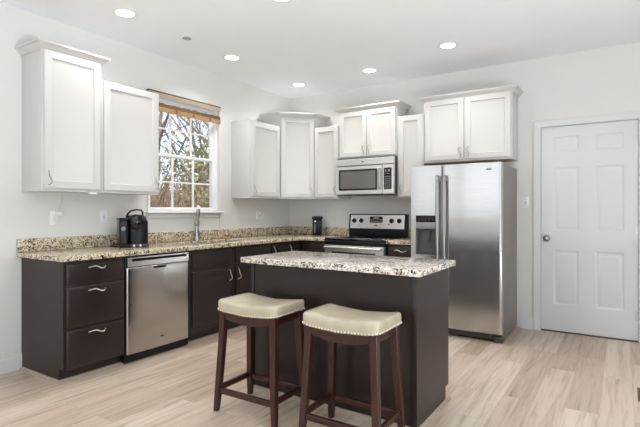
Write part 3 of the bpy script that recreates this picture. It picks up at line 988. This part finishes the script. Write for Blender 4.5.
# dispenser recess
x0, x1, z0, z1 = .061, .274, .796, 1.185
b = MB()
b.rings([(x0, x1, z0, 1.055, fy - .001), (x0 + .012, x1 - .012, z0 + .022, 1.050, fy + .002), (x0 + .020, x1 - .020, z0 + .030, 1.045, fy + .062)], cap0=False)
dsp = b.build('dispenser', 'dispenser', fz)
b = MB(); b.box(x0, x1, fy - .003, fy + .06, 1.121, z1, .003); dpn = b.build('dispenser_display', 'black', dsp)
b = MB()
for k in range(5):
    b.box(x0 + .020 + k * .036, x0 + .040 + k * .036, fy - .0038, fy - .0028, 1.150, 1.158)
    b.box(x0 + .020 + k * .036, x0 + .040 + k * .036, fy - .0038, fy - .0028, 1.134, 1.140)
b.build('buttons', 'dark_grey', dpn)
b = MB(); b.box(x0, x1, fy - .006, fy + .06, 1.056, 1.120, .004); b.build('dispenser_hood', 'dispenser_hood', dsp)
b = MB()
b.loft([[(.140, fy + .045, 1.050), (.196, fy + .045, 1.050), (.196, fy + .058, 1.050), (.140, fy + .058, 1.050)],
        [(.148, fy + .020, .930), (.188, fy + .020, .930), (.188, fy + .034, .930), (.148, fy + .034, .930)]])
b.build('paddle', 'dark_grey', dsp)
b = MB(); b.box(x0 + .012, x1 - .012, fy - .010, fy + .055, z0 + .010, z0 + .024, .003); b.build('drip_tray', 'dark_grey', dsp)

# ================================================================== ISLAND
IX0, IX1, IY0, IY1 = 1.760, 2.985, -2.800, -2.250
t = thing('kitchen_island', 'dark espresso kitchen island cabinet behind the two stools', 'island', (IX0, IY1, 0))
wd, dep = IX1 - IX0, IY1 - IY0
b = MB(); b.box(.018, wd - .018, -dep + .006, -.020, TK, BH, .001); b.box(.018, wd - .018, -dep + .006, -.078, .0005, TK); b.build('cabinet_box', 'espresso', t)
pf = [(-dep, .0005), (-dep, BH), (0, BH), (0, TK), (-.06, TK), (-.06, .0005)]
for xa in (0, wd - .0175):
    b = MB(); b.loft([[(xa, y, z) for y, z in pf], [(xa + .0175, y, z) for y, z in pf]]); b.build('end_panel', 'espresso', t)
b = MB(); b.box(.018, wd - .018, -dep + .0005, -dep + .006, .0005, BH); b.build('back_panel', 'espresso', t)
for xa in (-.001, wd - .028):
    b = MB(); b.box(xa, xa + .029, -dep - .007, -dep - .0002, .0005, BH, .0015); b.build('corner_trim', 'espresso', t)
for k in range(3):
    xa = .030 + k * .388
    b = MB(); b.slab(-xa - .378, -xa, .704, .850, -.001, .020); o = b.build('drawer', 'espresso', t, (0, -.020, 0), pi)
    pull(o, -xa - .189, .79, -.021, False)
    b = MB(); b.shaker(-xa - .378, -xa, .125, .690, -.001, .020, .052, .008, .014); o = b.build('door', 'espresso', t, (0, -.020, 0), pi)
    pull(o, -xa - .030, .62, -.021, True)
b = MB(); b.box(1.718, 3.030, -2.872, -2.235, BH + .001, .914, .008, 3)
# rounded slab corners come from the bevel on every edge
tag(b.build('island_countertop', 'granite_island'), 'pale speckled granite countertop on the dark island', 'countertop')


# ================================================================== BAR STOOLS
def bar_stool(lab, loc, rotz):
    t = thing('bar_stool', lab, 'stool', loc, rotz, 'bar stools at the island')
    SW, SD = .232, .158          # half width and depth of the seat
    zt = lambda u: .602 + .019 * u * u        # seat underside rises to the ends
    # padded saddle seat
    b = MB()
    nx, ny = 20, 14

    def sq(k, n, half, corner):
        return half

    def seat_ring(sc, dz, top):
        pts = []
        m = 56
        for k in range(m):
            a = 2 * pi * k / m
            ca, sa = cos(a), sin(a)
            e = .17
            x = SW * sc[0] * math.copysign(abs(ca) ** e, ca)
            y = SD * sc[1] * math.copysign(abs(sa) ** e, sa)
            u = x / SW
            pts.append((x, y, zt(u) + dz - (.005 * (1 - u * u) if top else 0)))
        return pts
    loops = [seat_ring((.93, .90), .002, False), seat_ring((.985, .98), .003, False), seat_ring((1.0, 1.0), .012, False), seat_ring((1.006, 1.010), .036, False),
             seat_ring((1.0, 1.002), .054, False), seat_ring((.988, .982), .063, True), seat_ring((.965, .945), .068, True), seat_ring((.80, .74), .074, True),
             seat_ring((.5, .42), .077, True), seat_ring((.2, .15), .078, True)]
    b.loft(loops)
    seat = b.build('seat_cushion', 'leather', t, smooth=60)
    # nail heads along the lower edge
    b = MB()
    ring = seat_ring((1.004, 1.006), .010, False)
    # arc-length sample
    P_ = [V(p) for p in ring]; P_.append(P_[0])
    Ls = [(q - p).length for p, q in zip(P_, P_[1:])]
    tot = sum(Ls); nn = int(tot / .0195)
    i, acc = 0, 0.0
    for k in range(nn):
        s = tot * k / nn
        while acc + Ls[i] < s:
            acc += Ls[i]; i += 1
        p = P_[i].lerp(P_[i + 1], (s - acc) / Ls[i])
        tan = (P_[i + 1] - P_[i]).normalized(); nrm = V((tan.y, -tan.x, 0)).normalized()
        q = p + nrm * .0015
        b.tube([q - nrm * .003, q + nrm * .0015, q + nrm * .004], [.0072, .0066, .003], 8)
    nails = b.build('nailhead_trim', 'nail', seat)
    nails['kind'] = 'stuff'
    # legs: square, tapered, splayed
    top = (.195, .125); foot = (.226, .158)
    hl = .019

    def leg_c(sx, sy, z):
        f = max(0.0, 1 - z / .62)
        k = f ** 1.35
        return V((sx * (top[0] + (foot[0] - top[0]) * k), sy * (top[1] + (foot[1] - top[1]) * k), z))
    for sx in (-1, 1):
        for sy in (-1, 1):
            b = MB(); loops = []
            for z, hw in ((.0005, .0145), (.05, .0165), (.15, .0185), (.30, .0195), (.45, .0200), (.580, .0205), (zt(sx * .84) - .001, .0205)):
                c = leg_c(sx, sy, z)
                h2 = hw - .003
                lp = [(h2, -hw), (hw, -h2), (hw, h2), (h2, hw), (-h2, hw), (-hw, h2), (-hw, -h2), (-h2, -hw)]
                loops.append([(c.x + a, c.y + d_, z) for a, d_ in lp])
            b.loft(loops); b.build('leg', 'stool_wood', t)
    # aprons: long ones curved underneath
    for sy in (-1, 1):
        b = MB(); loops = []
        for k in range(13):
            x = -.172 + .344 * k / 12
            u = x / .172
            y = sy * (leg_c(1, 1, .56).y + .004)
            zb = .548 + .024 * u * u
            zz = zt(x / SW) - .001
            loops.append([(x, y - .010, zb), (x, y + .010, zb), (x, y + .010, zz), (x, y - .010, zz)])
        b.loft(loops); b.build('apron', 'stool_wood', t)
    for sx in (-1, 1):
        b = MB(); x = sx * (leg_c(1, 1, .57).x + .003)
        b.box(x - .010, x + .010, -.108, .108, .572, zt(.84) - .002, .002); b.build('apron', 'stool_wood', t)
    # stretchers
    zl, zs_ = .128, .150
    for sy in (-1, 1):
        c = leg_c(1, 1, zl); b = MB()
        b.box(-c.x + .018, c.x - .018, sy * c.y - .011, sy * c.y + .011, zl - .017, zl + .017, .003); b.build('stretcher', 'stool_wood', t)
    for sx in (-1, 1):
        c = leg_c(1, 1, zs_ - .01); b = MB()
        b.box(sx * c.x - .010, sx * c.x + .010, -c.y + .018, c.y - .018, zs_ - .027, zs_ + .007, .003); b.build('stretcher', 'stool_wood', t)
    return t


bar_stool('cream leather saddle bar stool at the left end of the island', (2.062, -3.050, 0), R(1))
bar_stool('cream leather saddle bar stool at the right end of the island', (2.712, -3.058, 0), R(1))

# ================================================================== COFFEE MAKER
t = thing('coffee_maker', 'black single-cup coffee maker with open handle on the left counter', 'coffee maker', (.245, -2.690, .9145), R(62))
# local: front faces -y, width along x
b = MB(); b.box(-.120, .120, -.135, .130, .0005, .030, .008); b.build('base', 'black', t)
b = MB()
loops = []
for z, yf in ((.0305, -.120), (.12, -.118), (.21, -.112), (.232, -.108), (.236, -.060), (.270, -.050), (.280, -.030)):
    xl, xr = -.036, .118 - max(0, z - .232) * .35
    r_ = .022
    yb = .125 - max(0, z - .22) * .25
    loops.append([(xl, yb, z), (xr - r_, yb, z), (xr, yb - r_, z), (xr, yf + r_, z), (xr - r_, yf, z), (xl + r_, yf, z), (xl, yf + r_, z)])
b.loft(loops); bod = b.build('body', 'black', t, smooth=50)
# brew head with a rounded nose
b = MB(); b.lathe([(0, .150), (.030, .154), (.040, .165), (.056, .185), (.060, .240), (.054, .272), (.036, .286), (0, .290)], (.018, -.092, 0), 'z', 24); b.build('brew_head', 'black_gloss', t)
b = MB()
b.tube([(-.050, -.010, .268), (-.046, -.070, .298), (-.026, -.120, .322), (.020, -.140, .332), (.062, -.120, .326), (.076, -.070, .296), (.078, -.010, .268)], [.010, .008, .007, .007, .007, .008, .010], 10)
b.build('handle', 'black', t)
b = MB()
loops = []
for z in (.029, .035, .225, .235):
    ins = .006 if z in (.029, .235) else 0
    pts = []
    for k in range(20):
        a = 2 * pi * k / 20
        pts.append((-.082 + (.0445 - ins) * math.copysign(abs(cos(a)) ** .6, cos(a)), .005 + (.115 - ins) * math.copysign(abs(sin(a)) ** .6, sin(a)), z))
    loops.append(pts)
b.loft(loops); tk = b.build('water_tank', 'tank', t)
b = MB(); b.box(-.124, -.040, -.105, .115, .2355, .258, .010); b.build('tank_lid', 'black', tk)
b = MB(); b.lathe([(.014, 0), (.0175, 0), (.0175, .0015), (.014, .0015), (.014, 0)], (-.088, -.1105, .165), '-y', 24); b.build('ring_emblem', 'mid_grey', tk)
b = MB(); b.box(-.034, .108, -.150, -.1355, .003, .028, .003); dt = b.build('drip_tray', 'dark_grey', t)
b = MB(); b.box(-.012, .002, -.1525, -.149, .004, .026, .001); b.box(.040, .054, -.1525, -.149, .004, .026, .001); b.build('silver_accent', 'chrome', dt)
b = MB(); b.tube([(-.100, .120, .014), (-.140, .125, .012), (-.175, .085, .0075), (-.178, .02, .006), (-.150, -.035, .006), (-.122, -.030, .006)], .0042, 8); b.build('power_cord', 'black', t)

# ================================================================== CORNER GADGET
t = thing('can_opener', 'black upright kitchen gadget on the counter in the far corner', 'appliance', (.568, -.150, .9145), R(35))
b = MB(); b.box(-.070, .052, -.056, .060, .0005, .205, .008); b.build('tower', 'black', t)
b = MB(); b.box(-.074, .060, -.062, .062, .206, .248, .010, 3); hd = b.build('head', 'black', t)
b = MB(); b.box(.006, .066, -.076, -.063, .214, .238, .004); b.build('lever', 'black', hd)
b = MB(); b.lathe([(0, 0), (.014, 0), (.014, .008), (.006, .012), (0, .012)], (-.038, -.0565, .180), '-y', 18); b.build('cutting_wheel', 'chrome', t)
b = MB(); b.box(-.046, -.036, -.060, -.0565, .030, .150, .002); b.build('highlight_strip', 'mid_grey', t)  # vertical highlight on the black tower, built as a grey strip
b = MB(); b.box(.0525, .070, -.040, .050, .0005, .190, .006); b.build('side_cover', 'mid_grey', t)

# ================================================================== BAMBOO BLIND
t = thing('bamboo_blind', 'brown bamboo roman blind pulled up at the top of the window', 'blind', (0, -2.375, 2.235), LEFT)
bw = .965
b = MB(); b.box(-.005, bw + .003, -.058, -.0165, .188, .200, .002); b.build('headrail', 'vent', t)
b = MB()
for k in range(5):
    z = .151 + k * .008
    b.cyl((0, -.052, z), (bw, -.052, z), .0042, None, 8)
b.build('valance', 'bamboo_pale', t)
b = MB()
for k in range(6):
    z = .004 + k * .0078
    b.cyl((0, -.050 - .006 * (k % 3 == 1), z), (bw, -.050 - .006 * (k % 3 == 1), z), .0048, None, 8)
for k in range(6):
    b.cyl((.003, -.036, .010 + k * .0100), (bw - .003, -.036, .010 + k * .0100), .0052, None, 8)
b.build('folded_slats', 'bamboo', t)
b = MB()
for k in range(5):
    b.cyl((0, -.047, .052 + k * .0072), (bw, -.047, .052 + k * .0072), .0045, None, 8)
b.build('upper_fold', 'bamboo_dark', t)
b = MB()
for x in (.10, .33, .56, .80):
    b.box(x - .012, x + .012, -.0635, -.0625, .012, .040)
b.build('hem_tape', 'vent', t)
for x in (.16, .47, .80):
    b = MB(); b.cyl((x, -.045, .100), (x, -.045, .188), .0014, None, 6); b.build('lift_cord', 'cord', t)
b = MB(); b.tube([(bw + .012, -.022, .190), (bw + .014, -.020, -.30), (bw + .013, -.021, -.80), (bw + .014, -.021, -1.190)], .0018, 6); b.build('pull_cord', 'mid_grey', t)

# ================================================================== FLOOR VENT
t = thing('floor_vent', 'brown floor vent register at the right edge of the photo', 'vent', (4.028, -1.620, 0))
b = MB(); frame_box(b, 0, .0001, 0, .0001, 0, .0001, .00002, 0)
b.bm.free(); b = MB()
b.box(0, .14, 0, .012, .0005, .006, .001); b.box(0, .14, .258, .27, .0005, .006, .001); b.box(0, .012, .012, .258, .0005, .006, .001); b.box(.128, .14, .012, .258, .0005, .006, .001)
b.build('vent_frame', 'vent', t)
b = MB()
for k in range(17):
    y = .018 + k * .0145
    b.box(.012, .128, y, y + .0075, .001, .0045)
b.build('louvers', 'vent', t)

# ================================================================== OUTSIDE THE WINDOW
b = MB()
loops = []
hr = random.Random(3)
for x, z in ((-.6, -.70), (-9, -.70), (-14, -.45), (-18, .7), (-24, 2.4), (-32, 3.2), (-60, 3.4)):
    loops.append([(x, -30 + 90 * k / 24, z + (hr.uniform(-.3, .3) if x < -12 else 0)) for k in range(25)])
b.loft(loops, close=False)
struct(b.build('ground', 'ground', smooth=60))


def branch(mb, p, d, ln, r, depth, rnd, tips):
    pts = [p]; rs = [r]
    q = p.copy(); dd = d.copy()
    for k in range(4):
        dd = (dd + V((rnd.uniform(-.22, .22), rnd.uniform(-.22, .22), rnd.uniform(-.08, .16)))).normalized()
        q = q + dd * ln / 4
        pts.append(q.copy()); rs.append(r * (1 - .55 * (k + 1) / 4))
    mb.tube(pts, rs, 5 if depth < 2 else 3)
    if depth >= 3:
        tips.append(q.copy()); return
    for k in range(4 if depth else 8):
        f = rnd.uniform(.30, 1.0)
        i = min(3, int(f * 4)); a = pts[i].lerp(pts[i + 1], f * 4 - i)
        ang = rnd.uniform(0, 2 * pi); up = rnd.uniform(.15, .9)
        nd = (dd * .55 + V((cos(ang), sin(ang), up)) * .8).normalized()
        branch(mb, a, nd, ln * rnd.uniform(.38, .62), rs[i] * rnd.uniform(.40, .62), depth + 1, rnd, tips)


def tree(name, lab, cat, x, y, h, r, seed, leaf=None, group=None, nleaf=0, size=.10):
    rnd = random.Random(seed)
    t = thing(name, lab, cat, (x, y, -.7), 0, group)
    b = MB(); tips = []
    branch(b, V((0, 0, 0)), V((rnd.uniform(-.1, .1), rnd.uniform(-.1, .1), 1)).normalized(), h, r, 0, rnd, tips)
    b.build('trunk', 'bark', t)
    if leaf:
        b = MB()
        for k in range(nleaf):
            c = rnd.choice(tips) + V([rnd.gauss(0, .28) for _ in range(3)])
            u = V([rnd.gauss(0, 1) for _ in range(3)]).normalized(); w_ = u.orthogonal().normalized()
            s = size * rnd.uniform(.6, 1.3)
            vs = [b.bm.verts.new(c + u * s), b.bm.verts.new(c + w_ * s * .5), b.bm.verts.new(c - u * s), b.bm.verts.new(c - w_ * s * .5)]
            b.bm.faces.new(vs)
        f = b.build('foliage', leaf, t, smooth=0); f['kind'] = 'stuff'
    return t


rr_ = random.Random(11)
# positions in the wedge seen through the window from the camera
bare = [(-5.2, 2.2), (-6.0, 4.2), (-7.5, 3.0), (-8.0, 6.3), (-9.5, 4.6), (-10.5, 8.2), (-12.0, 6.0), (-14.0, 10.5), (-15.5, 8.0), (-8.8, 8.0)]
for k, (x, y) in enumerate(bare):
    tree('bare_tree', 'bare grey-brown tree in the wood outside the window', 'tree', x, y, rr_.uniform(5.0, 7.0), rr_.uniform(.07, .13), 20 + k, None, 'bare trees outside the window')
tree('leafy_shrub', 'low yellow-green shrub outside the lower right window panes', 'shrub', -3.6, 2.25, 1.75, .035, 91, 'leaf_yellow', None, 1100, .045)
tree('leafy_tree', 'yellow-green leafy tree outside the right side of the window', 'tree', -5.4, 5.6, 3.0, .07, 71, 'leaf_green', None, 3200, .07)
tree('leafy_tree', 'darker green leafy tree outside the middle of the window', 'tree', -8.2, 5.3, 3.1, .07, 72, 'leaf_dark', None, 1800, .07)
# undergrowth: a tangle of dry twigs nobody could count
b = MB(); rnd = random.Random(5)
for k in range(4200):
    dist = rnd.uniform(4.5, 15)
    ang = rnd.uniform(.05, 1.25)
    x, y = -dist * cos(ang) * 1.0 - .5, -1.5 + dist * sin(ang)
    p = V((x, y, -.72)); d_ = V((rnd.gauss(0, .35), rnd.gauss(0, .35), 1)).normalized(); ln = rnd.uniform(1.4, 3.6)
    q = p + d_ * ln * .5; e_ = q + (d_ + V((rnd.gauss(0, .4), rnd.gauss(0, .4), 0))).normalized() * ln * .5
    b.tube([p, q, e_], [.015, .011, .005], 3, False)
tag(b.build('undergrowth', 'brush'), 'tangle of dry brown brush outside the lower half of the window', 'brush', None, 'stuff')
